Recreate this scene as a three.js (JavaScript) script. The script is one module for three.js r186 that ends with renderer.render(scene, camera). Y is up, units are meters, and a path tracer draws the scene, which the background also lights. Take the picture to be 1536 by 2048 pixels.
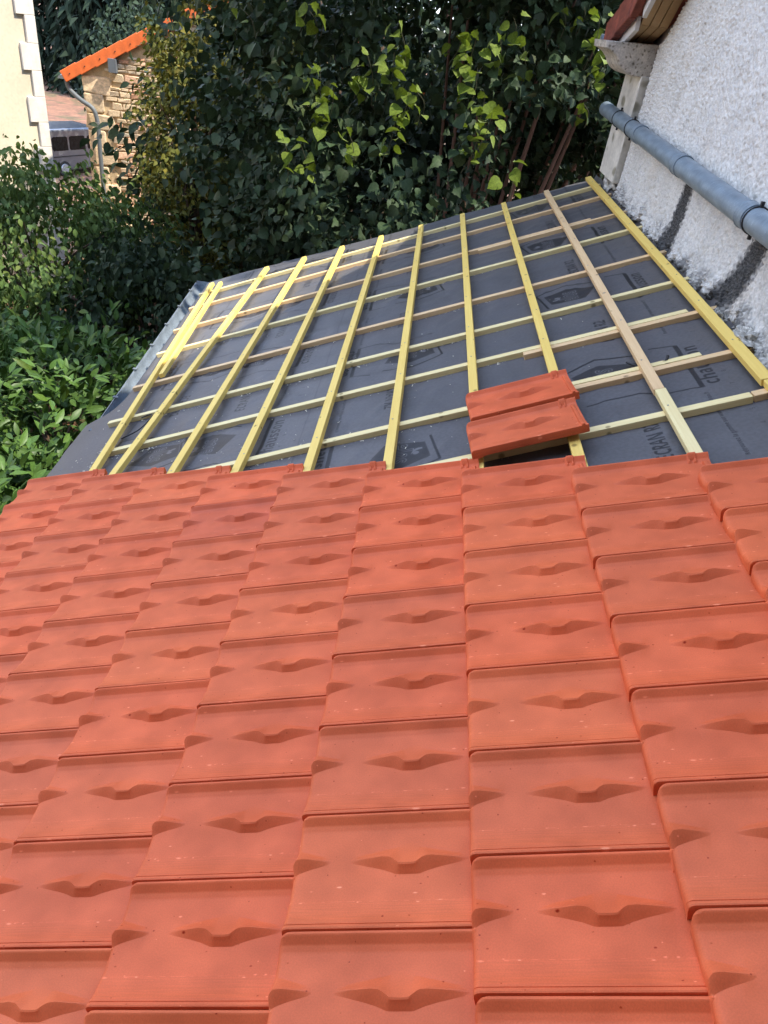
import * as THREE from 'three';
import { mergeGeometries, toCreasedNormals } from 'three/addons/utils/BufferGeometryUtils.js';
import { RoundedBoxGeometry } from 'three/addons/geometries/RoundedBoxGeometry.js';
import { SimplexNoise } from 'three/addons/math/SimplexNoise.js';

// ---------------------------------------------------------------- camera, sky, sun, exposure
const scene = new THREE.Scene();
const DEG = Math.PI / 180;
const camera = new THREE.PerspectiveCamera(71.2, 768 / 1024, 0.05, 600);
camera.position.set(-0.2879, 1.298, 0);
camera.rotation.set(-34.7 * DEG, -0.522 * DEG, 8.52 * DEG, 'YXZ');
camera.updateMatrixWorld();

const SUN = new THREE.Vector3(1, 1.45, 0.2).normalize();
{
  const W = 256, H = 128, data = new Float32Array(W * H * 4);
  for (let j = 0; j < H; j++) for (let i = 0; i < W; i++) {
    const el = ((j + 0.5) / H - 0.5) * Math.PI, az = ((i + 0.5) / W) * 2 * Math.PI;
    const y = Math.sin(el), up = Math.max(0, y), k = Math.pow(1 - up, 2.4);
    const dir = new THREE.Vector3(Math.cos(el) * Math.cos(az), y, Math.cos(el) * Math.sin(az));
    const glow = Math.pow(Math.max(0, dir.dot(SUN)), 10) * 0.35;
    let r = 0.40 + (0.86 - 0.40) * k, g = 0.56 + (0.94 - 0.56) * k, b = 0.92 + (1.05 - 0.92) * k;
    if (y < 0) { r = 0.20; g = 0.20; b = 0.19; }
    const o = (j * W + i) * 4, s = 1.4;
    data[o] = (r + glow) * s; data[o + 1] = (g + glow * 0.95) * s; data[o + 2] = (b + glow * 0.85) * s; data[o + 3] = 1;
  }
  const sky = new THREE.DataTexture(data, W, H, THREE.RGBAFormat, THREE.FloatType);
  sky.mapping = THREE.EquirectangularReflectionMapping;
  sky.magFilter = THREE.LinearFilter; sky.needsUpdate = true;
  scene.background = sky; scene.environment = sky;
}
const sun = new THREE.DirectionalLight(new THREE.Color(1, 0.93, 0.80), 3.4);
sun.position.copy(SUN).multiplyScalar(60); sun.castShadow = true;
sun.shadow.mapSize.set(4096, 4096); sun.shadow.radius = 1.2;
Object.assign(sun.shadow.camera, { left: -40, right: 40, top: 40, bottom: -40, near: 1, far: 160 });
scene.add(sun); scene.add(sun.target);

const renderer = new THREE.WebGLRenderer({ antialias: true });
renderer.toneMapping = THREE.LinearToneMapping;
renderer.toneMappingExposure = 3.0;
renderer.shadowMap.enabled = true;
renderer.outputColorSpace = THREE.SRGBColorSpace;

// ---------------------------------------------------------------- helpers
function rng(seed) { let a = seed >>> 0; return () => { a = (a + 0x6D2B79F5) | 0; let t = Math.imul(a ^ (a >>> 15), 1 | a); t = (t + Math.imul(t ^ (t >>> 7), 61 | t)) ^ t; return ((t ^ (t >>> 14)) >>> 0) / 4294967296; }; }
const simplex = new SimplexNoise({ random: rng(11) });
const n2 = (x, y) => simplex.noise(x, y), n3 = (x, y, z) => simplex.noise3d(x, y, z);
const fbm = (x, y, o = 4) => { let s = 0, a = 0.5; for (let i = 0; i < o; i++) { s += a * n2(x, y); x *= 2.07; y *= 2.03; a *= 0.5; } return s; };
const clamp = (x, a = 0, b = 1) => Math.min(b, Math.max(a, x));
const mix = (a, b, t) => a + (b - a) * t;
const smooth = (a, b, x) => { const t = clamp((x - a) / (b - a)); return t * t * (3 - 2 * t); };
const V = (x, y, z) => new THREE.Vector3(x, y, z);
const lin = (r, g, b) => new THREE.Color().setRGB(r, g, b);

const used = new Map();
function numbered(name) { const n = used.get(name) || 0; used.set(name, n + 1); return n ? `${name}_${String(n).padStart(3, '0')}` : name; }
function tag(o, label, category, group, kind) { o.userData.label = label; if (category) o.userData.category = category; if (group) o.userData.group = group; if (kind) o.userData.kind = kind; return o; }
function thing(name, label, category, group) { const g = new THREE.Group(); g.name = numbered(name); tag(g, label, category, group); scene.add(g); return g; }
function mesh(name, geo, m, parent) { const o = new THREE.Mesh(geo, m); o.name = parent ? name : numbered(name); o.castShadow = o.receiveShadow = true; (parent || scene).add(o); return o; }

function tex(w, h, fn, { srgb = true, rx = 1, ry = 1 } = {}) {
  const d = new Uint8Array(w * h * 4);
  for (let j = 0; j < h; j++) for (let i = 0; i < w; i++) {
    const c = fn(i / w, j / h, i, j), o = (j * w + i) * 4;
    d[o] = clamp(c[0]) * 255; d[o + 1] = clamp(c[1]) * 255; d[o + 2] = clamp(c[2]) * 255; d[o + 3] = 255;
  }
  const t = new THREE.DataTexture(d, w, h, THREE.RGBAFormat);
  t.wrapS = t.wrapT = THREE.RepeatWrapping; t.magFilter = THREE.LinearFilter; t.minFilter = THREE.LinearMipmapLinearFilter; t.generateMipmaps = true;
  if (srgb) t.colorSpace = THREE.SRGBColorSpace;
  t.repeat.set(rx, ry); t.needsUpdate = true; return t;
}
// periodic noise on the unit square
const pn = (u, v, f, seed = 0) => { const a = u * 2 * Math.PI, r = f / (2 * Math.PI); return simplex.noise4d(Math.cos(a) * r + seed, Math.sin(a) * r, Math.cos(v * 2 * Math.PI) * r, Math.sin(v * 2 * Math.PI) * r + seed); };
const pn2 = (u, v, fu, fv, seed = 0) => { const ru = fu / (2 * Math.PI), rv = fv / (2 * Math.PI); return simplex.noise4d(Math.cos(u * 2 * Math.PI) * ru + seed, Math.sin(u * 2 * Math.PI) * ru, Math.cos(v * 2 * Math.PI) * rv, Math.sin(v * 2 * Math.PI) * rv - seed); };
const mat = (o) => new THREE.MeshStandardMaterial({ roughness: 0.8, metalness: 0, ...o });

function boxUV(geo, s = 1) { // uv in metres from the dominant face direction
  const g = geo.index ? geo.toNonIndexed() : geo, p = g.attributes.position, n = g.attributes.normal, uv = new Float32Array(p.count * 2);
  for (let i = 0; i < p.count; i++) {
    const ax = Math.abs(n.getX(i)), ay = Math.abs(n.getY(i)), az = Math.abs(n.getZ(i));
    let u, v; if (ay >= ax && ay >= az) { u = p.getX(i); v = p.getZ(i); } else if (ax >= az) { u = p.getZ(i); v = p.getY(i); } else { u = p.getX(i); v = p.getY(i); }
    uv[2 * i] = u / s; uv[2 * i + 1] = v / s;
  }
  g.setAttribute('uv', new THREE.BufferAttribute(uv, 2)); return g;
}
const box = (w, h, d, x = 0, y = 0, z = 0) => boxUV(new THREE.BoxGeometry(w, h, d)).translate(x, y, z);
function timber(len, w, h, off) { // along z, uv: u along the length
  const g0 = new RoundedBoxGeometry(w, h, len, 1, 0.0025), g = g0.index ? g0.toNonIndexed() : g0, p = g.attributes.position, n = g.attributes.normal, uv = new Float32Array(p.count * 2);
  for (let i = 0; i < p.count; i++) { const side = Math.abs(n.getX(i)) > 0.7 ? p.getY(i) + 0.4 : p.getX(i); uv[2 * i] = (p.getZ(i) + off) / 1.6; uv[2 * i + 1] = (side + off * 0.37) / 0.2; }
  g.setAttribute('uv', new THREE.BufferAttribute(uv, 2)); return g;
}
function tube(pts, r0, r1 = r0, seg = 8, rad = 8) {
  const c = new THREE.CatmullRomCurve3(pts), g = new THREE.TubeGeometry(c, seg, 1, rad, false), p = g.attributes.position, n = g.attributes.normal;
  for (let i = 0; i <= seg; i++) { const q = c.getPointAt(i / seg), r = mix(r0, r1, i / seg); for (let j = 0; j <= rad; j++) { const k = i * (rad + 1) + j; p.setXYZ(k, q.x + n.getX(k) * r, q.y + n.getY(k) * r, q.z + n.getZ(k) * r); } }
  return g;
}
// a pixel of the photograph and a distance along the ground -> a point
const camQ = camera.quaternion.clone(), camF = 1024 / Math.tan(35.6 * DEG);
function ray(px, py) { return V((px - 768) / camF, (1024 - py) / camF, -1).applyQuaternion(camQ).normalize(); }
function at(px, py, dist) { const v = ray(px, py), k = dist / Math.hypot(v.x, v.z); return v.multiplyScalar(k).add(camera.position); }

// ---------------------------------------------------------------- terrain
const groundY = (x, z) => -3.3 - 3.7 * smooth(-8, -36, z) + 0.10 * n2(x * 0.15, z * 0.15);
{
  const g = new THREE.PlaneGeometry(400, 400, 160, 160).rotateX(-Math.PI / 2), p = g.attributes.position;
  for (let i = 0; i < p.count; i++) { const x = p.getX(i), z = p.getZ(i) - 60; const s = (q) => Math.sign(q) * Math.pow(Math.abs(q) / 200, 1.6) * 200; const X = s(x), Z = s(p.getZ(i)) - 40; p.setXYZ(i, X, groundY(X, Z), Z); }
  const uv = g.attributes.uv; for (let i = 0; i < p.count; i++) uv.setXY(i, p.getX(i) / 6, p.getZ(i) / 6);
  g.computeVertexNormals();
  const t = tex(512, 512, (u, v) => { const a = pn(u, v, 6) * 0.5 + pn(u, v, 22, 3) * 0.35 + pn(u, v, 90, 7) * 0.35, gr = smooth(0.0, 0.5, pn(u, v, 4, 9)); const k = 0.9 + a * 0.35; return [mix(0.52, 0.40, gr) * k, mix(0.36, 0.33, gr) * k, mix(0.26, 0.21, gr) * k]; });
  const o = mesh('ground', g, mat({ map: t, roughness: 0.95 })); tag(o, 'bare brown earth with patches of grass', 'ground', null, 'structure');
}

// ---------------------------------------------------------------- materials
function woodTex(base, dark, seed) {
  const knots = []; const r = rng(seed); for (let i = 0; i < 7; i++) knots.push([r(), r(), 0.006 + r() * 0.006]);
  return tex(1024, 128, (u, v) => {
    let w = pn2(u, v, 5, 16, seed) * 0.5 + pn2(u, v, 14, 60, seed + 3) * 0.35 + pn2(u, v, 60, 90, seed + 5) * 0.22;
    let k = 0.25 + 0.5 * clamp(0.5 + 0.5 * w), kn = 0;
    for (const [a, b, s] of knots) { const d = Math.hypot((u - a) * 1.6, (v - b) * 0.2); kn = Math.max(kn, smooth(s * 1.5, s * 0.5, d)); }
    const st = 0.10 * pn2(u, v, 3, 3, seed + 8);
    return [0, 1, 2].map((c) => mix(mix(base[c], dark[c], k * 0.85 + st * 1.5), dark[c] * 0.62, kn * 0.75));
  });
}
const M = {};
M.yellow = mat({ map: woodTex([0.93, 0.83, 0.48], [0.80, 0.64, 0.27], 1), roughness: 0.62 });
M.pale = mat({ map: woodTex([0.93, 0.88, 0.68], [0.78, 0.68, 0.44], 2), roughness: 0.68 });
M.pink = mat({ map: woodTex([0.90, 0.79, 0.61], [0.74, 0.59, 0.41], 4), roughness: 0.7 });
M.zinc = mat({ map: tex(256, 256, (u, v) => { const k = 0.92 + 0.10 * pn(u, v, 5, 2) + 0.08 * pn(u, v, 30, 5); return [0.60 * k, 0.65 * k, 0.70 * k]; }), roughness: 0.42, metalness: 0.55 });
M.pipe = mat({ map: tex(512, 512, (u, v) => { const k = 0.94 + 0.10 * pn(u, v, 6, 2) + 0.05 * pn2(u, v, 40, 8, 5), sp = smooth(0.62, 0.8, pn(u, v, 46, 8)) * 0.10; return [0.55 * k + sp, 0.61 * k + sp, 0.655 * k + sp]; }), roughness: 0.46, metalness: 0.35 });
M.oldzinc = mat({ color: lin(0.11, 0.125, 0.135), roughness: 0.6, metalness: 0.1 });
M.black = mat({ color: lin(0.012, 0.012, 0.014), roughness: 0.6 });
M.steel = mat({ color: lin(0.35, 0.36, 0.37), roughness: 0.45, metalness: 0.8 });

// ---------------------------------------------------------------- the lean-to
const TH = 22.282 * DEG, CT = Math.cos(TH), ST = Math.sin(TH);
const onRoof = (s, h, z) => V(s * CT - h * ST, s * ST + h * CT, z);
const WALLX = 1.046;
const lean = thing('lean_to_building', 'lean-to with a half tiled roof, open battens over grey underlay', 'building');
const eaveS = (z) => -1.90 - 0.10 * (-(z + 2.6)) * 0.9;                 // the eave runs slightly out of square
// roof deck
let roof;
{
  const sh = new THREE.Shape(); sh.moveTo(eaveS(1.4), 1.4); sh.lineTo(1.11, 1.4); sh.lineTo(1.11, -6.12); sh.lineTo(eaveS(-6.12), -6.12); sh.closePath();
  const g = new THREE.ExtrudeGeometry(sh, { depth: 0.022, bevelEnabled: false }).rotateX(Math.PI / 2);
  roof = mesh('roof', g, M.pale, lean); roof.position.y = -0.006 * CT; roof.rotation.z = TH;
}
// walls under the eave and at the far end
{
  const wm = mat({ color: lin(0.55, 0.50, 0.43), roughness: 0.95 });
  const wall = mesh('wall', box(0.25, 2.4, 7.4, -1.72, -2.15, -2.3), wm, lean);
  const sh = new THREE.Shape(); sh.moveTo(-1.6, -3.35); sh.lineTo(1.0, -3.35); sh.lineTo(1.0, 0.36); sh.lineTo(-1.6, -0.70); sh.closePath();
  mesh('wall', new THREE.ExtrudeGeometry(sh, { depth: 0.22, bevelEnabled: false }).translate(0, 0, -6.02), wm, lean);
}
// underlay membrane with its print
{
  const S0 = -2.35, S1 = 1.25, Z0 = -6.35, Z1 = -1.55, PW = 1536, PH = 2048;
  const cv = document.createElement('canvas'); cv.width = PW; cv.height = PH; const x = cv.getContext('2d');
  const px = (s) => (s - S0) / (S1 - S0) * PW, pz = (z) => (z - Z0) / (Z1 - Z0) * PH, kk = PW / (S1 - S0), kz = PH / (Z1 - Z0);
  x.fillStyle = '#7c7e86'; x.fillRect(0, 0, PW, PH);
  const im = x.getImageData(0, 0, PW, PH);
  for (let j = 0; j < PH; j++) for (let i = 0; i < PW; i++) { const k = 1 + 0.05 * fbm(i * 0.006, j * 0.006, 3) + 0.05 * (n2(i * 0.11, j * 0.11)) + 0.03 * n2(i * 0.6, j * 0.6); const o = (j * PW + i) * 4; im.data[o] *= k; im.data[o + 1] *= k; im.data[o + 2] *= k; }
  x.putImageData(im, 0, 0);
  const ink = '#33343a', soft = '#42434a', pale = '#8e9098';
  // one print unit: reads away from the eye, tops towards the eave; turned half round where flip = -1
  function unit(s0, z0, flip) {
    x.save(); x.translate(px(s0), pz(z0)); x.scale(kk / 1000, kz / 1000); if (flip < 0) x.rotate(Math.PI); // millimetres: +x up the slope, -y away
    x.strokeStyle = ink; x.fillStyle = ink; x.lineJoin = 'miter';
    x.save(); x.rotate(-Math.PI / 2); x.font = 'bold 78px sans-serif'; x.fillText('chausson', 0, 18); x.restore();
    x.lineWidth = 18; x.beginPath(); x.moveTo(-50, 12); x.lineTo(-50, -385); x.stroke();                         // bracket bar
    x.lineWidth = 8; x.beginPath(); x.moveTo(-50, 10); x.lineTo(-165, 10); x.lineTo(-260, -40); x.lineTo(-455, -20); x.stroke();
    x.beginPath(); x.moveTo(-50, -383); x.lineTo(-150, -400); x.stroke();
    x.lineWidth = 10; x.beginPath(); x.moveTo(-470, -125); x.lineTo(-512, -330); x.lineTo(-365, -408); x.lineTo(-210, -372); x.stroke(); // roof outline
    x.fillStyle = soft; x.beginPath(); x.moveTo(-475, -295); x.lineTo(-450, -175); x.lineTo(-282, -145); x.lineTo(-215, -292); x.lineTo(-355, -350); x.closePath(); x.fill();
    x.fillStyle = pale; x.save(); x.translate(-315, -162); x.rotate(-Math.PI / 2); x.scale(0.62, 1); x.font = 'bold 118px sans-serif'; x.strokeStyle = pale; x.lineWidth = 5; x.strokeText('elos', 0, 0); x.restore();
    x.beginPath(); x.arc(-415, -245, 13, 0, 7); x.fill(); x.beginPath(); x.moveTo(-440, -210); x.quadraticCurveTo(-400, -200, -395, -255); x.quadraticCurveTo(-412, -220, -440, -222); x.fill();
    x.fillStyle = ink; x.save(); x.translate(-275, 445); x.rotate(-Math.PI / 2); x.scale(0.7, 1); x.font = 'bold 76px sans-serif'; x.fillText('ECRAN R2', 0, 22); x.restore();
    x.save(); x.translate(-52, 500); x.rotate(-Math.PI / 2); x.font = 'bold 22px sans-serif'; x.fillText('Retrouvez la gamme sur www.chausson.fr', 0, 6); x.restore();
    x.save(); x.translate(50, 640); x.rotate(-Math.PI / 2); x.font = '22px sans-serif'; for (let i = 0; i < 20; i++) x.fillText(i % 2 ? '-' : String((i / 2) % 9 + 1), i * 51, 6); x.restore();
    x.restore();
  }
  for (let k = -1; k < 5; k++) { unit(0.925, -2.475 - k * 1.02, 1); unit(-0.605, -4.05 + 0.4 - k * 1.02 + 1.0, -1); unit(-0.86, -2.62 - k * 1.02, 1); unit(-1.83, -2.10 - k * 1.02, -1); }
  x.strokeStyle = '#6a6c74'; x.lineWidth = 3; x.beginPath(); x.moveTo(px(-0.74), 0); x.lineTo(px(-0.72), PH); x.stroke();
  const map = new THREE.CanvasTexture(cv); map.colorSpace = THREE.SRGBColorSpace; map.flipY = false;
  map.wrapS = map.wrapT = THREE.ClampToEdgeWrapping;
  const NS = 120, NZ = 170, pos = [], uv = [], idx = [];
  const zA = -6.24, zB = -1.2;
  for (let j = 0; j <= NZ; j++) for (let i = 0; i <= NS; i++) {
    const z = mix(zA, zB, j / NZ), e = eaveS(z), drape = smooth(-3.95, -3.5, z);
    const left = e - mix(0.055, 0.20, drape) + 0.012 * n2(z * 3, 1) * drape - 0.03 * smooth(-3.2, -2.4, z), s = mix(left, 1.125, Math.pow(i / NS, 0.9));
    let h = 0.0035 + 0.006 * fbm(s * 2.2 + 3, z * 2.6, 3) + 0.005 * Math.pow(Math.max(0, n2(s * 5 + z * 2, z * 1.2 - s * 3)), 2) + 0.008 * Math.pow(Math.max(0, n2(s * 1.7 + 8, z * 7)), 3) + 0.006 * Math.pow(Math.max(0, 1 - Math.abs(n2(s * 2.4 + z * 0.8, z * 2.2 + 20)) * 7), 2);
    h = mix(0.004, Math.max(h, 0.0015), smooth(eaveS(z) - 0.01, eaveS(z) + 0.15, s));
    const over = Math.max(0, e + 0.01 - s);
    h -= over * over * mix(9, 0.9, drape) - over * mix(0.05, 0.12, drape);
    if (s > 1.10) h += (s - 1.10) * 1.2;
    pos.push(s, h, z); uv.push((s - S0) / (S1 - S0), (z - Z0) / (Z1 - Z0));
  }
  for (let j = 0; j < NZ; j++) for (let i = 0; i < NS; i++) { const a = j * (NS + 1) + i, b = a + 1, c = a + NS + 1, d = c + 1; idx.push(a, c, b, b, c, d); }
  const g = new THREE.BufferGeometry(); g.setAttribute('position', new THREE.Float32BufferAttribute(pos, 3)); g.setAttribute('uv', new THREE.Float32BufferAttribute(uv, 2)); g.setIndex(idx); g.computeVertexNormals();
  const bump = tex(256, 256, (u, v) => { const k = 0.5 + 0.3 * pn(u, v, 40, 1) + 0.2 * pn(u, v, 90, 3); return [k, k, k]; }, { srgb: false, rx: 14, ry: 18 });
  const o = mesh('underlay_membrane', g, mat({ map, bumpMap: bump, bumpScale: 0.0006, roughness: 0.5, color: lin(0.42, 0.395, 0.36) }), roof);
  o.userData.label = 'dark grey printed roofing underlay'; o.position.y = 0.006;
}
// counter-battens (up the slope) and tile battens (along the eave)
const CBH = 0.027, BH = 0.027;
{
  const zc = [-2.2589, -2.6501, -3.1004, -3.4868, -3.9638, -4.5235, -4.9877, -5.5053, -5.8788, -1.83, -1.4, -0.95, -0.5, -0.05, 0.4, 0.85];
  const ends = [1.1, 1.17, 1.115, 1.125, 1.116, 1.114, 1.115, 1.11, 1.10];
  const matOf = [M.pale, M.pale, M.pale, M.pale, M.pink, M.pale, M.pink, M.pink, M.pale];
  const r = rng(5);
  function counter(s0, s1, zAt0, skew, m, w = 0.036, dh = 0, dz = 0) {
    const len = s1 - s0, g = timber(len / Math.cos(Math.atan(skew)), w, CBH, r() * 5).rotateY(Math.PI / 2);
    const o = mesh('counter_batten', g, m, roof); const sm = (s0 + s1) / 2; o.position.set(sm, 0.0085 + CBH / 2 + dh, zAt0 + skew * sm + dz + 0.012); o.rotation.y = -Math.atan(skew); return o;
  }
  zc.forEach((z, i) => {
    const sk = -0.054 + 0.00166 * Math.min(i, 8), left = Math.max(eaveS(z) - 0.005, -2.2), end = ends[i] ?? 1.08;
    if (i === 0) { counter(left + .3, 0.74, z, sk, M.pale); counter(0.742, 0.985, z, sk + 0.002, M.pale); counter(0.99, 1.1, z, sk, M.pink); }
    else if (i === 1) { counter(left + .05, 0.16, z, sk, M.pale); counter(0.165, 0.93, z, sk, M.pale, 0.032, 0.001); counter(0.42, 1.20, z, sk, M.pink, 0.034, 0, 0.037); }
    else if (i === 2) { counter(left + .16, 0.998, z, sk, M.pale); counter(0.283, 1.115, z, sk, M.pink, 0.034, -0.001, 0.038); }
    else if (i === 6) { counter(left + .03, 0.887, z, sk, M.pink); counter(0.143, 1.115, z, sk, M.pink, 0.03, -0.001, 0.034); }
    else counter(left + 0.03, end, z, sk, matOf[i] || M.pale);
  });
  const by = 0.0085 + CBH + BH / 2;
  function batten(s0, z0, s1, z1, m, w = 0.038) { // a straight piece from (s0, z0) to (s1, z1)
    const len = Math.hypot(s1 - s0, z1 - z0), o = mesh('batten', timber(len, w, BH, r() * 5), m, roof);
    o.position.set((s0 + s1) / 2, by, (z0 + z1) / 2); o.rotation.y = Math.atan2(s1 - s0, z1 - z0); return o;
  }
  const mm = [M.yellow, M.pink, M.yellow, M.yellow, M.yellow, M.yellow, M.yellow, M.yellow, M.yellow];
  for (let i = 0; i < 9; i++) {
    const s = 1.048 - i * 0.3315, far = [-6.14, -6.06, -6.03, -6.03, -6.02, -6.02, -6.02, -6.0, -6.0][i], j = (r() - 0.5) * 0.008;
    if (i === 1) { batten(s, far, s, -2.42, M.pink); batten(s + 0.003, -2.418, s, 0.6, M.pale); }
    else if (i === 0) { batten(s, far, s, -2.335, M.yellow, 0.042); batten(s + 0.006, -2.33, s, 0.6, M.yellow, 0.042); }
    else batten(s + j, far, s, 0.6, mm[i]);
  }
  batten(-2.093, -5.95, -1.715, -2.45, M.yellow, 0.036);
  batten(-2.0, -5.9, -1.815, -3.90, M.yellow, 0.03);
  // nail heads on the battens over each counter-batten
  const nails = []; for (let i = 0; i < 9; i++) for (let c = 0; c < 9; c++) { const s = 1.048 - i * 0.3315; nails.push(new THREE.CylinderGeometry(0.0032, 0.0032, 0.002, 6).translate(s + (r() - 0.5) * 0.012, by + BH / 2 + 0.0008, zc[c] + (-0.054) * s + 0.012 + (r() - 0.5) * 0.012)); }
  const nl = mesh('nail_heads', mergeGeometries(nails), M.steel, roof); nl.userData.kind = 'stuff';
}
// sawdust and shavings lying on the membrane
{
  const r = rng(77), chip = new THREE.BoxGeometry(1, 0.25, 0.35), N = 1100, im = new THREE.InstancedMesh(chip, mat({ color: lin(0.78, 0.72, 0.55), roughness: 0.9 }), N);
  im.name = 'wood_shavings'; im.userData.kind = 'stuff'; im.userData.label = 'pale wood shavings scattered on the underlay'; im.castShadow = im.receiveShadow = true;
  const zc = [-2.2589, -2.6501, -3.1004, -3.4868, -3.9638, -4.5235], q = new THREE.Object3D();
  for (let i = 0; i < N; i++) {
    let s, z; const near = r() < 0.6; const c = Math.floor(Math.pow(r(), 1.2) * 5.99);
    if (near) { s = -1.75 + 2.0 * Math.pow(r(), 1.2); z = zc[c] - 0.054 * s + 0.038 + Math.abs(r() + r() - 1) * 0.03; if (c === 0 && s < -0.3 && r() < 0.3) z += 0.03 * r(); }
    else { s = -2.0 + 2.6 * Math.pow(r(), 1.5); z = -2.2 - 2.6 * r() * r(); if (s > -0.2 && r() < 0.6) s -= 1.2; }
    if (i > 980) { s = -1.80 - 0.06 * r() - 0.02; z = -2.6 - 0.75 * r(); }
    const sz = 0.0025 + 0.007 * Math.pow(r(), 3); q.position.set(s, 0.0125 + r() * 0.003, z); q.rotation.set(r() * 0.6 - 0.3, r() * 6.28, r() * 0.6 - 0.3); q.scale.set(sz * (1 + r()), sz * 0.5, sz); q.updateMatrix(); im.setMatrixAt(i, q.matrix);
  }
  roof.add(im);
  // a scrap of black strap and a torn strip of underlay
  const strap = thing('plastic_strap', 'short curled black plastic strap lying on the underlay near the eave', 'strap');
  const P = (s, z, h) => onRoof(s, h + 0.012, z);
  mesh('strap', tube([P(-1.78, -3.14, 0.006), P(-1.70, -3.20, 0.01), P(-1.66, -3.30, 0.022), P(-1.70, -3.37, 0.012), P(-1.75, -3.36, 0.008)], 0.004, 0.003, 24, 6), M.black, strap);
  const torn = thing('underlay_scrap', 'thin black scrap of torn underlay beside the spliced counter-batten', 'scrap');
  mesh('scrap', tube([P(0.665, -2.76, 0.012), P(0.71, -2.715, 0.004), P(0.765, -2.695, 0.006), P(0.80, -2.69, 0.016), P(0.812, -2.705, 0.03)], 0.004, 0.006, 20, 5).scale(1, 1, 1), M.black, torn);
}

// ---------------------------------------------------------------- roof tiles
const TW = 0.2205, TL = 0.34, TFULL = 0.40, NOSE = 0.025;
const lerpTable = (tb, x) => { if (x <= tb[0][0]) return tb[0][1]; for (let i = 1; i < tb.length; i++) if (x <= tb[i][0]) return mix(tb[i - 1][1], tb[i][1], (x - tb[i - 1][0]) / (tb[i][0] - tb[i - 1][0])); return tb[tb.length - 1][1]; };
const PROFILE = [[0, 0.0075], [0.0014, 0.0088], [0.0022, 0.0150], [0.0040, 0.0176], [0.0072, 0.0180], [0.0105, 0.0162], [0.0160, 0.0098], [0.0215, 0.0048], [0.029, 0.0018], [0.041, 0.0003], [0.055, 0], [0.1655, 0], [0.1664, 0.0028], [0.190, 0.0060], [0.2092, 0.0134], [0.2099, 0.0122], [0.2110, 0.0124], [0.2116, 0.0152], [0.2165, 0.0172], [0.2190, 0.0164], [0.2200, 0.0132]];
const RIDGE = [[0, 0.0150], [0.13, 0.0150], [0.28, 0.0042], [0.42, 0.0022], [1, 0]], LOW = [[0, 0.0280], [0.19, 0.0280], [0.34, 0.0215], [0.5, 0.0165], [1, 0.0045]], PEAK = [[0, 0.0172], [0.13, 0.0172], [0.28, 0.0182], [0.42, 0.0168], [1, 0]];
const T0 = 0.090, LOZ = [[0.220, 0.112], [-0.016, 0.088]];
function tileColumn(u) { // the profile across the tile at u: [t, h] pairs; the moulded lozenges have their own lines
  let a = 1; for (const [c, w] of LOZ) a = Math.min(a, Math.abs(u - c) / w);
  const r = T0 + lerpTable(RIDGE, a), lo = T0 + lerpTable(LOW, a), H = lerpTable(PEAK, a), top = T0 - 0.0060 - 0.022 * (1 - a);
  const col = [0.0005, 0.0014, 0.0022, 0.0040, 0.0072, 0.0105, 0.0130, 0.0160, 0.0187, 0.0215, 0.025, 0.029, 0.034, 0.041, 0.055].map((t) => [t, lerpTable(PROFILE, t)]);
  col.push([top, 0], [mix(top, r, 0.55), H * 0.44], [r - 0.0022, H * 0.94], [r, H], [r + 0.0014 + 0.0014 * (1 - a), H * 0.90], [mix(r, lo, 0.55), H * 0.43], [lo, 0.0002 * (1 - a)]);
  for (const t of [0.140, 0.155, 0.1655, 0.1664, 0.178, 0.190, 0.200, 0.2092, 0.2099, 0.2110, 0.2116, 0.2165, 0.2190, 0.2200]) col.push([t, lerpTable(PROFILE, t)]);
  return col.map(([t, h]) => {
    h += 0.0065 * smooth(0.376, 0.379, u) * smooth(0.390, 0.387, u) * smooth(0.03, 0.034, t);       // head rib
    if (u > 0.335 && t < 0.036) h += 0.005 * smooth(0.338, 0.342, u) * smooth(0.366, 0.362, u) * (1 - smooth(0.345, 0.349, u) * smooth(0.359, 0.355, u) * smooth(0.018, 0.021, t)) * smooth(0.034, 0.031, t);
    return [t, h];
  });
}
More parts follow.
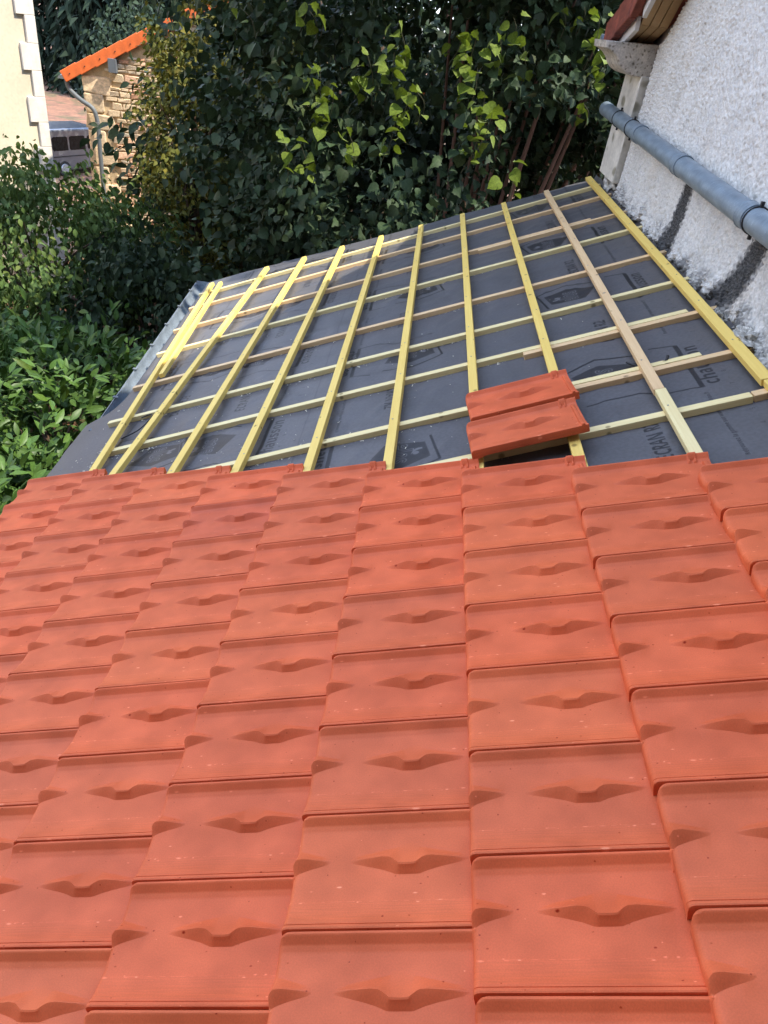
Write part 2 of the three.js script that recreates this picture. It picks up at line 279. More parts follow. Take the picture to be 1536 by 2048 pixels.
function tileGeometry() {
  const U = [0, 0.0012, 0.003, 0.0055, 0.0085, 0.013, 0.018, 0.024];
  const A = [1, 0.9, 0.78, 0.66, 0.54, 0.42, 0.36, 0.30, 0.25, 0.20, 0.14, 0.07, 0]; for (const [c, w] of LOZ) for (const a of A) for (const sg of [-1, 1]) { const u = c + sg * a * w; if (u > 0.027) U.push(u); }
  U.push(0.085, 0.10, 0.332, 0.338, 0.342, 0.346, 0.349, 0.355, 0.359, 0.362, 0.366, 0.374, 0.3765, 0.379, 0.383, 0.387, 0.390, TFULL);
  U.sort((p, q) => p - q); for (let i = U.length - 1; i > 0; i--) if (U[i] - U[i - 1] < 0.0004) U.splice(i, 1);
  const cols = U.map(tileColumn), nu = U.length, nt = cols[0].length, pos = [], uv = [], idx = [], R = 0.013;
  const umin = (t) => { const r = 0.022; return t < r ? r - Math.sqrt(Math.max(0, r * r - (r - t) * (r - t))) : 0; };
  const P = (i, j) => { const [t, h] = cols[i][j], m = umin(t), u = m + (TFULL - m) * (U[i] / TFULL), d = U[i]; return [u, h - (d < R ? R - Math.sqrt(Math.max(0, R * R - (R - d) * (R - d))) : 0), t]; };
  for (let i = 0; i < nu; i++) for (let j = 0; j < nt; j++) { const p = P(i, j); pos.push(...p); uv.push(p[0] / 0.42, p[2] / 0.22); }
  for (let i = 0; i < nu - 1; i++) for (let j = 0; j < nt - 1; j++) { const a = i * nt + j, b = a + 1, c = a + nt, d = c + 1; idx.push(a, b, c, b, d, c); }
  const ring = [];
  for (let j = 0; j < nt; j++) ring.push([0, j]); for (let i = 1; i < nu; i++) ring.push([i, nt - 1]); for (let j = nt - 2; j >= 0; j--) ring.push([nu - 1, j]); for (let i = nu - 2; i >= 0; i--) ring.push([i, 0]);
  const s0 = pos.length / 3; // side walls
  ring.forEach(([i, j]) => { const p = P(i, j), dn = Math.min(i === 0 ? -NOSE : mix(-NOSE, -0.011, clamp(U[i] / 0.05)), p[1] - 0.006); pos.push(...p, p[0], dn, p[2]); uv.push(p[0] / 0.42, p[2] / 0.22, p[0] / 0.42, p[2] / 0.22 - 0.05); });
  for (let k = 0; k < ring.length - 1; k++) { const a = s0 + 2 * k, b = a + 1, c = a + 2, d = a + 3; idx.push(a, b, c, c, b, d); }
  const b0 = pos.length / 3; // underside
  for (const [i, j] of [[0, 0], [nu - 1, 0], [nu - 1, nt - 1], [0, nt - 1]]) { const p = P(i, j); pos.push(p[0], -0.0095, p[2]); uv.push(p[0] / 0.42, p[2] / 0.22); }
  idx.push(b0, b0 + 1, b0 + 2, b0, b0 + 2, b0 + 3);
  const g = new THREE.BufferGeometry(); g.setAttribute('position', new THREE.Float32BufferAttribute(pos, 3)); g.setAttribute('uv', new THREE.Float32BufferAttribute(uv, 2)); g.setIndex(idx); return toCreasedNormals(g, 0.40);
}
const tileGeo = tileGeometry();
function tileTex(seed) {
  const r = rng(seed), W = 768, H = 400, spots = [];
  for (let i = 0; i < 16; i++) { const strip = r() < 0.6; spots.push([r() * 0.9, strip ? 0.755 + (r() - 0.5) * 0.03 : r(), 0.001 + 0.0022 * r() * r(), 0.30 * (0.35 + r()), 1 + 2.5 * r()]); }
  for (let i = 0; i < 16; i++) spots.push([r(), r(), 0.0008 + 0.0017 * r() * r(), -0.5 * (0.4 + r()), 1 + r()]);
  const grid = new Map(); spots.forEach((s) => { const k = `${Math.floor(s[0] * 12)},${Math.floor(s[1] * 8)}`; for (let a = -1; a <= 1; a++) for (let b = -1; b <= 1; b++) { const [p, q] = k.split(',').map(Number); const kk = `${p + a},${q + b}`; if (!grid.has(kk)) grid.set(kk, []); grid.get(kk).push(s); } });
  return tex(W, H, (u, v) => {
    const cloud = fbm(u * 2.2 + seed * 3.1, v * 1.5 + seed, 3), grain = n2(u * 260 + seed, v * 140), fine = n2(u * 90 - seed, v * 50);
    let k = 1 + 0.085 * cloud + 0.034 * grain + 0.026 * fine + 0.03 * n2(u * 3 + seed, v * 60) * smooth(0.73, 0.78, v);
    let w = 0.10 * cloud, add = 0;
    for (const s of grid.get(`${Math.floor(u * 12)},${Math.floor(v * 8)}`) || []) { const d = Math.hypot((u - s[0]) * 0.42 / s[4], (v - s[1]) * 0.22) + 0.0006 * n2(u * 400, v * 200); add += s[3] * smooth(s[2], s[2] * 0.4, d); }
    const ln = smooth(0.004, 0.0015, Math.abs(v - 0.757)) * 0.10 * smooth(-0.2, 0.5, n2(u * 24 + seed * 7, 3));
    add += ln;
    return [0.855 * k + add * 0.6 + w * 0.03, 0.415 * k + add * 0.62 + w * 0.10, 0.252 * k + add * 0.6 + w * 0.13];
  });
}
const tileMaps = [1, 2, 3, 4, 5].map(tileTex);
const tints = [[1, 1, 1], [1.04, 0.98, 0.95], [0.95, 0.97, 1.0], [1.02, 1.05, 1.02], [0.97, 0.93, 0.93]];
const tileBump = tex(512, 256, (u, v) => { const k = 0.5 + 0.22 * pn2(u, v, 60, 30, 2) + 0.2 * pn2(u, v, 150, 80, 5) + 0.1 * pn2(u, v, 12, 6, 8); return [k, k, k]; }, { srgb: false });
const tileMats = tints.map((t, i) => new THREE.MeshPhysicalMaterial({ map: tileMaps[i], bumpMap: tileBump, bumpScale: 0.0004, color: lin(...t.map((c) => c * 0.85)), roughness: 0.58, metalness: 0, specularIntensity: 0.45 }));
const brownTile = new THREE.MeshPhysicalMaterial({ map: tileMaps[2], color: lin(0.74, 0.70, 0.78), roughness: 0.55, specularIntensity: 0.5 });
const tilt = Math.atan(NOSE / TL);
{
  const r = rng(21);
  for (let k = -6; k <= 2; k++) {
    const far = -1.9244 + (k + 1) * TW / 2 - TW, parity = ((k % 2) + 2) % 2;
    const n = Math.ceil((0.55 - far) / TW);
    for (let j = 0; j < n; j++) {
      const brown = k === -3 && j === 1, m = brown ? brownTile : tileMats[Math.floor(r() * 5)];
      const o = mesh('roof_tile', tileGeo, m, roof);
      o.position.set(k * TL + (r() - 0.5) * 0.003, 0.0950 + (r() - 0.5) * 0.0012, far + j * TW + (r() - 0.5) * 0.0012);
      o.rotation.set((r() - 0.5) * 0.006, (r() - 0.5) * 0.005, -tilt + (r() - 0.5) * 0.003);
      if (k === -6 && j === 4) o.position.y += 0.005;
      if (brown) o.userData.label = 'darker brownish roof tile';
    }
  }
}
// two loose tiles laid on the battens
[['loose_tile', 0.02, -2.355, 'loose terracotta tile lying on the battens just above the finished courses'], ['loose_tile', 0.022, -2.602, 'loose terracotta tile on the battens, second one up from the finished courses']].forEach(([nm, s, z, lb], i) => {
  const o = mesh(nm, tileGeo, tileMats[i ? 4 : 2]); tag(o, lb, 'roof tile', 'two loose tiles on the battens');
  const e = new THREE.Euler(0, 0.080 + i * 0.008, TH - 0.004, 'ZYX'); o.quaternion.setFromEuler(e);
  o.position.copy(onRoof(s, 0.0695 + NOSE, z));
});
// bird droppings on the tiles
{
  const w = mat({ color: lin(0.75, 0.75, 0.73), roughness: 0.8 });
  for (const [s, z, r, lb] of [[-1.315, -0.835, 0.006, 'small white dropping on a tile strip'], [-0.86, -0.335, 0.009, 'lumpy white dropping on the rim of a near tile']]) {
    const g = new THREE.IcosahedronGeometry(r, 2), p = g.attributes.position; for (let i = 0; i < p.count; i++) { const k = 1 + 0.3 * n3(p.getX(i) * 200, p.getY(i) * 200, p.getZ(i) * 200); p.setXYZ(i, p.getX(i) * k * 1.3, p.getY(i) * 0.5 * k, p.getZ(i) * k); } g.computeVertexNormals();
    const o = mesh('dropping', g, w); o.position.copy(onRoof(s, 0.094, z)); tag(o, lb, 'dropping');
  }
}
// zinc gutter
{
  const A = V(-1.645 + 0.0675, -0.745, -1.2), Bp = V(-2.11 + 0.0675, -0.885, -6.28), prof = [], R = 0.075;
  for (let i = 0; i <= 14; i++) { const a = Math.PI * (1 + i / 14); prof.push([Math.cos(a) * R, Math.sin(a) * R]); }
  const full = [[-R - 0.004, 0.006], [-R - 0.010, 0.003], [-R - 0.010, -0.005], [-R - 0.003, -0.006], ...prof, [R, 0.02]];
  const inner = [...full].reverse().map(([a, b]) => [a * 0.985, b * 0.985 + 0.0012]);
  const loop = [...full, ...inner], NS = 30, pos = [], uv = [], idx = [];
  for (let k = 0; k <= NS; k++) { const c = A.clone().lerp(Bp, k / NS); loop.forEach(([a, b], i) => { pos.push(c.x - R * 0.9 + a, c.y + b + 0.01, c.z); uv.push(k * 0.2, i * 0.03); }); }
  const m = loop.length; for (let k = 0; k < NS; k++) for (let i = 0; i < m; i++) { const a = k * m + i, b = k * m + (i + 1) % m; idx.push(a, b, a + m, b, b + m, a + m); }
  const g = new THREE.BufferGeometry(); g.setAttribute('position', new THREE.Float32BufferAttribute(pos, 3)); g.setAttribute('uv', new THREE.Float32BufferAttribute(uv, 2)); g.setIndex(idx); g.computeVertexNormals();
  const gut = mesh('gutter', g, M.zinc, lean); gut.userData.label = 'half-round zinc gutter along the eave';
  const cap = new THREE.CircleGeometry(R, 20, Math.PI, Math.PI); mesh('end_cap', mergeGeometries([cap, new THREE.PlaneGeometry(2 * R, 0.02).translate(0, 0.01, 0)]).translate(Bp.x - R * 0.9, Bp.y + 0.01, Bp.z + 0.004), M.zinc, gut);
  for (let k = 1; k < 12; k++) { const c = A.clone().lerp(Bp, k / 11.6); mesh('bracket', box(0.03, 0.005, 0.022, 0, 0, 0).translate(c.x - R * 0.9 - R - 0.002, c.y + 0.021, c.z), M.oldzinc, gut); }
}

// ---------------------------------------------------------------- the white house beside the lean-to
{
  const H = thing('white_house', 'white roughcast house with a grey drain pipe across its gable', 'house');
  const eZ = -5.95, eY = 1.29, kZ = -5.35, kY = 1.465, rZ = 0.6, rY = kY + 0.80 * (rZ - kZ), x0 = WALLX, x1 = 9;
  const wallTop = (z) => (z > rZ ? rY - (z - rZ) * 0.8 : z < kZ ? kY - (kZ - z) * 0.29 : kY + (z - kZ) * 0.80) - 0.10;
  // roughcast gable: a dense, lumpy sheet over the seen part with a ragged foot, thick behind
  const zA = -5.46, zB = 0.6, rough = (z, y) => 0.0070 * n2(z * 42, y * 42) + 0.0060 * n2(z * 86 + 9, y * 86) - 0.009 * Math.max(0, n2(z * 58 + 3, y * 58) - 0.35) + 0.004 * fbm(z * 9, y * 9, 2);
  const foot = (z) => { const b = 0.428 + 0.030 * n2(z * 2.1, 4) + 0.022 * n2(z * 7, 2) + 0.016 * n2(z * 24, 7) + 0.010 * n2(z * 61, 3); return b + 0.05 * smooth(-2.95, -2.75, z) * smooth(-2.3, -2.7, z) * -0.6; };
  const cols = [], nz = 1000, ny = 230, pos = [], uv = [], idx = [], top = 2.4;
  for (let j = 0; j <= nz; j++) for (let i = 0; i <= ny; i++) {
    const z = mix(zA, zB, j / nz), f = foot(z), y = mix(f, Math.min(top, wallTop(z)), i / ny), e = y - f;
    const lip = 0.035 * smooth(0.16, 0.0, e) * (0.6 + 0.5 * n2(z * 5, 1)), curl = -0.03 * smooth(0.012, 0, e);
    pos.push(x0 - 0.012 - lip - curl - rough(z, y) * (1 + 1.4 * smooth(0.12, 0, e)), y, z); uv.push((z - zA) / (zB - zA), (y - 0.3) / (top - 0.3));
  }
  for (let j = 0; j < nz; j++) for (let i = 0; i < ny; i++) { const a = j * (ny + 1) + i, b = a + 1, c = a + ny + 1, d = c + 1; idx.push(a, c, b, b, c, d); }
  const g = new THREE.BufferGeometry(); g.setAttribute('position', new THREE.Float32BufferAttribute(pos, 3)); g.setAttribute('uv', new THREE.Float32BufferAttribute(uv, 2)); g.setIndex(idx); g.computeVertexNormals();
  // black algae below two leaking joints, grime along the foot
  const streaks = [[-4.02, 0.87, -4.05, 0.42, 0.075], [-2.96, 0.82, -3.16, 0.42, 0.085]];
  const map = tex(2048, 640, (u, v) => {
    const z = zA + u * (zB - zA), y = 0.3 + v * (top - 0.3), f = 0.428 + 0.030 * n2(z * 2.1, 4);
    let k = 0.93 + 0.05 * fbm(z * 3, y * 3, 3) + 0.06 * n2(z * 70, y * 70) + 0.04 * n2(z * 150, y * 150), d = 0;
    for (const [za, ya, zb, yb, w] of streaks) { const t = clamp((ya - y) / (ya - yb)); if (y < ya) { const c = mix(za, zb, t * t * 0.6 + t * 0.4), ww = w * (0.8 + 0.7 * t) ; d = Math.max(d, smooth(ww * 1.25, ww * 0.55, Math.abs(z - c) + 0.02 * n2(z * 30, y * 30)) * (0.80 + 0.2 * n2(z * 80, y * 80))); } }
    const gr = smooth(0.16, 0.0, y - f + 0.05 * fbm(z * 6, y * 8, 3)) * smooth(-0.25, 0.55, fbm(z * 5 + 4, y * 5, 4) + 0.35 * n2(z * 60, y * 60)) * 0.62;
    d = Math.max(d, gr); const ochre = 0.05 * smooth(0.2, 0.8, fbm(z * 1.2, y * 1.2 + 5, 2));
    return [mix(0.865 * k, 0.13, d), mix((0.855 - ochre * 0.5) * k, 0.13, d), mix((0.825 - ochre) * k, 0.13, d)];
  });
  map.wrapS = map.wrapT = THREE.ClampToEdgeWrapping;
  mesh('wall', g, mat({ map, roughness: 0.95 }), H).userData.label = 'white roughcast gable with black streaks and a ragged foot';
  const plain = mat({ color: lin(0.66, 0.64, 0.60), roughness: 0.95 });
  const sh = new THREE.Shape(); sh.moveTo(6.0, -3.4); sh.lineTo(7, -3.4); // body of the house behind the render, drawn in (−z, y)
  const S = new THREE.Shape(); S.moveTo(-7, -3.4); S.lineTo(5.97, -3.4); S.lineTo(5.97, wallTop(-5.93)); S.lineTo(-rZ, rY - 0.1); S.lineTo(-7, wallTop(7)); S.closePath();
  mesh('wall', new THREE.ExtrudeGeometry(S, { depth: x1 - x0 - 0.03, bevelEnabled: false }).rotateY(Math.PI / 2).translate(x0 + 0.02, 0, 0), plain, H);
  // corner strip, chipped at its foot
  const strip = mat({ map: tex(256, 512, (u, v) => { const k = 0.93 + 0.10 * pn(u, v, 5, 4) + 0.07 * pn(u, v, 30, 2), d = smooth(0.35, 0.6, pn2(u, v, 3, 6, 8)) * 0.25; return [0.82 * k - d, 0.80 * k - d, 0.75 * k - d * 1.1]; }), roughness: 0.9 });
  const cs = boxUV(new RoundedBoxGeometry(0.14, 0.64, 0.50, 2, 0.008)), cp = cs.attributes.position;
  for (let i = 0; i < cp.count; i++) if (cp.getY(i) < -0.3) cp.setX(i, cp.getX(i) + 0.0);
  mesh('corner_strip', cs.translate(x0 + 0.009, 0.84, -5.73), strip, H);
  const chunk = (w, h, d, seed) => { const q = new THREE.IcosahedronGeometry(1, 5), p = q.attributes.position; for (let i = 0; i < p.count; i++) { const a = V().fromBufferAttribute(p, i), k = 0.75 + 0.35 * n3(a.x * 1.6 + seed, a.y * 1.6, a.z * 1.6) + 0.12 * n3(a.x * 6, a.y * 6 + seed, a.z * 6); p.setXYZ(i, a.x * w * k, a.y * h * k, a.z * d * k); } q.computeVertexNormals(); return q; };
  const mortar = mat({ map: tex(256, 256, (u, v) => { const k = 0.75 + 0.25 * pn(u, v, 14, 2) + 0.12 * pn(u, v, 50, 6); return [0.86 * k, 0.85 * k, 0.81 * k]; }), roughness: 1 });
  mesh('mortar_patch', chunk(0.06, 0.12, 0.26, 3).translate(x0 + 0.01, 0.46, -5.74), mortar, H);
  mesh('mortar_lump', chunk(0.06, 0.05, 0.11, 9).translate(x0 - 0.035, 0.445, -2.72), mortar, H);
  mesh('mortar_lump', chunk(0.05, 0.035, 0.08, 5).translate(x0 - 0.03, 0.43, -3.02), mortar, H);
  // moulded corbel carrying the eave
  const cb = new THREE.Shape(); cb.moveTo(1.06, 1.157); cb.lineTo(0.915, 1.160); cb.quadraticCurveTo(0.865, 1.172, 0.834, 1.205); cb.quadraticCurveTo(0.80, 1.27, 0.722, 1.288); cb.lineTo(0.716, 1.316); cb.lineTo(1.06, 1.330); cb.closePath();
  const stone = mat({ map: tex(256, 256, (u, v) => { const k = 0.9 + 0.12 * pn(u, v, 6, 2) + 0.12 * pn(u, v, 34, 6), d = smooth(0.2, 0.7, pn(u, v, 18, 9)) * 0.25; return [0.80 * k - d, 0.77 * k - d, 0.72 * k - d]; }), roughness: 0.92 });
  mesh('corbel', boxUV(new THREE.ExtrudeGeometry(cb, { depth: 0.44, bevelEnabled: true, bevelSize: 0.006, bevelThickness: 0.006, bevelSegments: 1, curveSegments: 10 }), 0.5).translate(0, 0, -5.94), stone, H);
  // roof: two slopes with a kick at the eave, boards under the verge, edge tiles along it
  const rp = [[-eZ + 0.03, eY], [-kZ, kY], [-rZ, rY], [-7.3, rY - 0.8 * (7.3 - rZ)]], ov = 0.246, th = 0.05;
  const RS = new THREE.Shape(); RS.moveTo(...rp[0]); for (const q of rp.slice(1)) RS.lineTo(...q); for (const q of [...rp].reverse()) RS.lineTo(q[0], q[1] + th); RS.closePath();
  const red = mat({ map: tex(256, 256, (u, v) => { const k = 0.85 + 0.2 * pn(u, v, 7, 3) + 0.12 * pn2(u, v, 12, 40, 5); return [0.58 * k, 0.30 * k, 0.23 * k]; }), roughness: 0.8 });
  const rf = mesh('roof', boxUV(new THREE.ExtrudeGeometry(RS, { depth: x1 - x0 + ov + 0.2, bevelEnabled: false })).rotateY(Math.PI / 2).translate(x0 - ov + 0.035, 0, 0), red, H);
  const seg = (a, b, n, fn) => { for (let i = 0; i < n; i++) { const z = mix(a[0], b[0], (i + 0.5) / n), y = mix(a[1], b[1], (i + 0.5) / n); fn(z, y, Math.atan2(b[1] - a[1], -(a[0] - b[0]) * -1), Math.hypot(b[0] - a[0], b[1] - a[1]) / n, i); } };
  const place = (o, z, y, a, x) => { o.position.set(x, y, -z); o.rotation.x = -a; };
  [[rp[0], rp[1], 2], [rp[1], rp[2], 18]].forEach(([a, b, n]) => seg(a, b, n, (z, y, _, len, i) => {
    const ang = Math.atan2(b[1] - a[1], a[0] - b[0]);
    place(mesh('edge_tile', boxUV(new RoundedBoxGeometry(0.05, 0.165, len * 1.03, 2, 0.008)), red, rf), z, y + 0.052 + 0.006 * (i % 2), ang, x0 - ov - 0.003 * (i % 2));
  }));
  const white = mat({ color: lin(0.62, 0.60, 0.56), roughness: 0.7 }), board = mat({ map: M.pink.map, color: lin(0.62, 0.58, 0.52), roughness: 0.85 });
  [[rp[0], rp[1]], [rp[1], rp[2]]].forEach(([a, b]) => {
    const ang = Math.atan2(b[1] - a[1], a[0] - b[0]), L = Math.hypot(b[0] - a[0], b[1] - a[1]), z = (a[0] + b[0]) / 2, y = (a[1] + b[1]) / 2;
    const nx = -Math.sin(ang), dn = 0.075;
    place(mesh('barge_board', box(0.025, 0.09, L - 0.12), white, H), z - 0.06, y - 0.035 + 0.02, ang, x0 - ov + 0.045);
    for (let k = 0; k < 3; k++) place(mesh('soffit_board', box(0.05, 0.016, L), board, H), z + Math.sin(ang) * 0.03 * 0.4, y - 0.035, ang, x0 - ov + 0.09 + k * 0.056);
  });
  // zinc eave gutter end just showing behind the corbel
  mesh('eave_gutter', new THREE.CylinderGeometry(0.055, 0.055, 6, 16, 1, false, 0, Math.PI).rotateZ(Math.PI / 2).rotateX(0).translate(x0 + 2.72, 1.30, -6.03), M.zinc, H);
  // drain pipe along the gable
  const pts = [V(x0 - 0.075, 0.905, -6.27), V(x0 - 0.075, 0.822, -2.9), V(x0 - 0.075, 0.765, 0.6)], R = 0.048;
  const pg = tube([pts[0], pts[0].clone().lerp(pts[1], 0.5), pts[1], pts[1].clone().lerp(pts[2], 0.5), pts[2]], R, R, 40, 22), puv = pg.attributes.uv; for (let i = 0; i < puv.count; i++) puv.setXY(i, puv.getX(i) * 8, puv.getY(i));
  const pipe = mesh('drain_pipe', pg, M.pipe, H); pipe.userData.label = 'grey-blue zinc drain pipe';
  const along = (z) => V(x0 - 0.075, z < -2.9 ? mix(0.905, 0.822, (z + 6.27) / 3.37) : mix(0.822, 0.765, (z + 2.9) / 3.5), z);
  const ringAt = (z, r, len, m, name) => { const q = along(z), c = new THREE.CylinderGeometry(r, r, len, 22, 1, true).rotateX(Math.PI / 2 + 0.025); const t = new THREE.TorusGeometry(r - 0.001, 0.0035, 6, 22); mesh(name, mergeGeometries([c.translate(q.x, q.y, q.z), t.clone().translate(q.x, q.y, q.z - len / 2), t.clone().translate(q.x, q.y, q.z + len / 2)]), m, pipe); };
  for (const z of [-5.05, -4.05, -3.02, -1.6]) ringAt(z, R + 0.0035, 0.075, M.pipe, 'collar');
  for (const z of [-5.72, -5.28, -2.96, -1.2]) { const q = along(z); mesh('clamp', mergeGeometries([new THREE.TorusGeometry(R + 0.002, 0.0035, 6, 24).translate(q.x, q.y, q.z), new THREE.BoxGeometry(0.012, 0.022, 0.012).translate(q.x, q.y + R + 0.010, q.z), new THREE.BoxGeometry(0.012, 0.022, 0.012).translate(q.x, q.y - R - 0.010, q.z)]), M.black, pipe); }
}

// ---------------------------------------------------------------- an unseen house added behind the eye to block sky light
{
  const H = thing('added_house', 'unseen tall grey house added behind the near end of the lean-to roof to block sky light', 'house');
  const m = mat({ map: tex(256, 256, (u, v) => { const k = 0.85 + 0.2 * pn(u, v, 6, 3) + 0.12 * pn(u, v, 30, 6); return [0.50 * k, 0.46 * k, 0.41 * k]; }), roughness: 0.95 });
  mesh('wall', box(10.4, 11.6, 6, -4.2, 2.4, 3.95), m, H);
  const S = new THREE.Shape(); S.moveTo(-9.9, 8.21); S.lineTo(1.0, 8.21); S.lineTo(-4.2, 10.8); S.closePath();
  mesh('roof', new THREE.ExtrudeGeometry(S, { depth: 6.6, bevelEnabled: false }).translate(0, 0, 0.75), mat({ color: lin(0.35, 0.14, 0.09) }), H);
}

// ---------------------------------------------------------------- stone house with orange edge tiles
{
  const H = thing('stone_house', 'rubble stone house with bright orange tiles along its gable', 'house');
  const base = at(165, 140, 18), ang = 0.2, ex = V(Math.cos(ang), 0, -Math.sin(ang)), nrm = V(Math.sin(ang), 0, Math.cos(ang));
  const F = new THREE.Group(); // helper frame: x along the gable, y up from the eave, z towards the eye
  H.position.copy(base); H.rotation.y = ang;
  const pitch = 0.53, W = 7.6, dep = 7, bot = -4.3, ridge = W / 2;
  const S = new THREE.Shape(); S.moveTo(0, bot); S.lineTo(W, bot); S.lineTo(W, 0); S.lineTo(ridge, ridge * pitch); S.lineTo(0, 0); S.closePath();
  const mortar = mat({ map: tex(256, 256, (u, v) => { const k = 0.92 + 0.1 * pn(u, v, 8, 3) + 0.1 * pn(u, v, 40, 6); return [0.80 * k, 0.70 * k, 0.55 * k]; }), roughness: 1 });
  const wl = mesh('wall', boxUV(new THREE.ExtrudeGeometry(S, { depth: dep, bevelEnabled: false }), 1).translate(0, 0, -dep), mortar, H);
  const r = rng(9), gs = [0, 1, 2, 3, 4].map((s) => { const g = new RoundedBoxGeometry(1, 1, 1, 1, 0.09), p = g.attributes.position; for (let i = 0; i < p.count; i++) { const a = V().fromBufferAttribute(p, i); p.setXYZ(i, a.x + 0.09 * n3(a.x * 1.2 + s * 7, a.y * 1.2, a.z), a.y + 0.12 * n3(a.x * 1.3, a.y + s * 5, a.z), a.z + 0.12 * n3(a.x * 1.5 + s, a.y * 1.5, 3)); } g.computeVertexNormals(); return boxUV(g.toNonIndexed ? g : g, 1); });
  const sm = [[0.60, 0.50, 0.36], [0.66, 0.55, 0.40], [0.54, 0.46, 0.35], [0.68, 0.50, 0.36], [0.58, 0.52, 0.42], [0.62, 0.42, 0.28]].map((c, i) => mat({ map: tex(128, 128, (u, v) => { const k = 0.95 + 0.14 * pn(u, v, 5, i) + 0.14 * pn(u, v, 20, i + 4); const m = (c[0] + c[1] + c[2]) / 3; return c.map((q) => mix(q, m, 0.35) * 1.5 * k); }), roughness: 0.95 }));
  let count = 0; const extra = [];
  const topAt = (x) => (x < ridge ? x : W - x) * pitch - 0.10;
  const put = (x, y, w, h, m, proud = 0.03) => { if (count < 290 && x < 2.3) { const o = mesh('stone', gs[Math.floor(r() * 5)], m, wl); o.scale.set(w, h, 0.10); o.position.set(x, y, proud - 0.05 + r() * 0.012); o.rotation.z = (r() - 0.5) * 0.06; count++; } else extra.push([gs[Math.floor(r() * 5)].clone().scale(w, h, 0.10).translate(x, y, proud - 0.05)]); };
  // quoins at the corner
  for (let y = -0.22, k = 0; y > bot; k++) { const h = 0.30 + r() * 0.07, w = k % 2 ? 0.36 : 0.56; const o = mesh('quoin', gs[k % 5], sm[k % 3 === 0 ? 1 : 0], wl); o.scale.set(w, h - 0.015, 0.12); o.position.set(w / 2 - 0.01, y - h / 2 + 0.15, -0.015); y -= h; }
  for (let y = -3.4; y < 1.2;) { const h = 0.05 + 0.07 * r() * r() + (r() < 0.10 ? 0.09 : 0.015); for (let x = 0.40 + r() * 0.2; x < W - 0.3;) { const w = 0.11 + 0.22 * r() * r() + h * 0.6; if (y + h < topAt(x + w / 2) && r() < 0.95) put(x + w / 2, y + h / 2, w - 0.022, (h - 0.020) * (0.85 + 0.2 * r()), sm[Math.floor(Math.pow(r(), 1.3) * 6)]); x += w; } y += h; }
  if (extra.length) { const o = mesh('stonework', mergeGeometries(extra.map((e) => e[0])), sm[0], wl); o.userData.kind = 'stuff'; }
  // roof with overlapping edge tiles
  const orange = mat({ map: tex(128, 128, (u, v) => { const k = 0.95 + 0.07 * pn(u, v, 6, 1) + 0.05 * pn(u, v, 30, 2); return [0.90 * k, 0.44 * k, 0.20 * k]; }), roughness: 0.7 });
  const over = 0.36, cs = Math.cos(Math.atan(pitch)), RS = new THREE.Shape(); const y0 = -over * pitch;
  RS.moveTo(-over, y0); RS.lineTo(ridge, ridge * pitch); RS.lineTo(W + over, y0); RS.lineTo(W + over, y0 + 0.10); RS.lineTo(ridge, ridge * pitch + 0.10); RS.lineTo(-over, y0 + 0.10); RS.closePath();
  const rf = mesh('roof', boxUV(new THREE.ExtrudeGeometry(RS, { depth: dep + 0.3, bevelEnabled: false })).translate(0, 0.01, -dep - 0.22), orange, H);
  const step = 0.345, n = Math.floor((ridge + over) / (step * cs));
  for (let i = 0; i < n; i++) { const x = -over + (i + 0.5) * step * cs; const o = mesh('edge_tile', boxUV(new RoundedBoxGeometry(step * 1.06, 0.21, 0.05, 2, 0.012)), orange, rf); o.position.set(x, y0 + (x + over) * pitch + 0.055, 0.11); o.rotation.z = Math.atan(pitch) + 0.05; mesh('screw', new THREE.CylinderGeometry(0.012, 0.012, 0.012, 8).rotateX(Math.PI / 2).translate(-0.03, -0.01, 0.03), M.black, o).name = 'screw'; }
  // painted purlin ends under the verge
  const blue = mat({ color: lin(0.11, 0.125, 0.14), roughness: 0.6 });
  for (const x of [0.62, 1.95]) mesh('purlin_end', box(0.15, 0.24, 0.34, x, x * pitch - 0.17, 0.05), blue, H);
  // gutter end and down pipe
  const gp = mesh('down_pipe', tube([V(-0.33, -0.20, 0.0), V(-0.30, -0.34, 0.02), V(-0.08, -0.52, 0.10), V(0.16, -0.66, 0.14), V(0.22, -0.85, 0.14), V(0.22, -1.5, 0.14), V(0.22, -3.4, 0.14)], 0.045, 0.045, 60, 14), M.oldzinc, H);
  mesh('pipe_collar', new THREE.CylinderGeometry(0.052, 0.052, 0.05, 16).translate(0.22, -0.92, 0.14), M.steel, gp);
  mesh('gutter', new THREE.CylinderGeometry(0.07, 0.07, dep + 0.2, 14, 1, false, Math.PI / 2, Math.PI).rotateX(Math.PI / 2).translate(-over - 0.05, y0 - 0.0, -dep / 2 - 0.02), M.zinc, H);
}

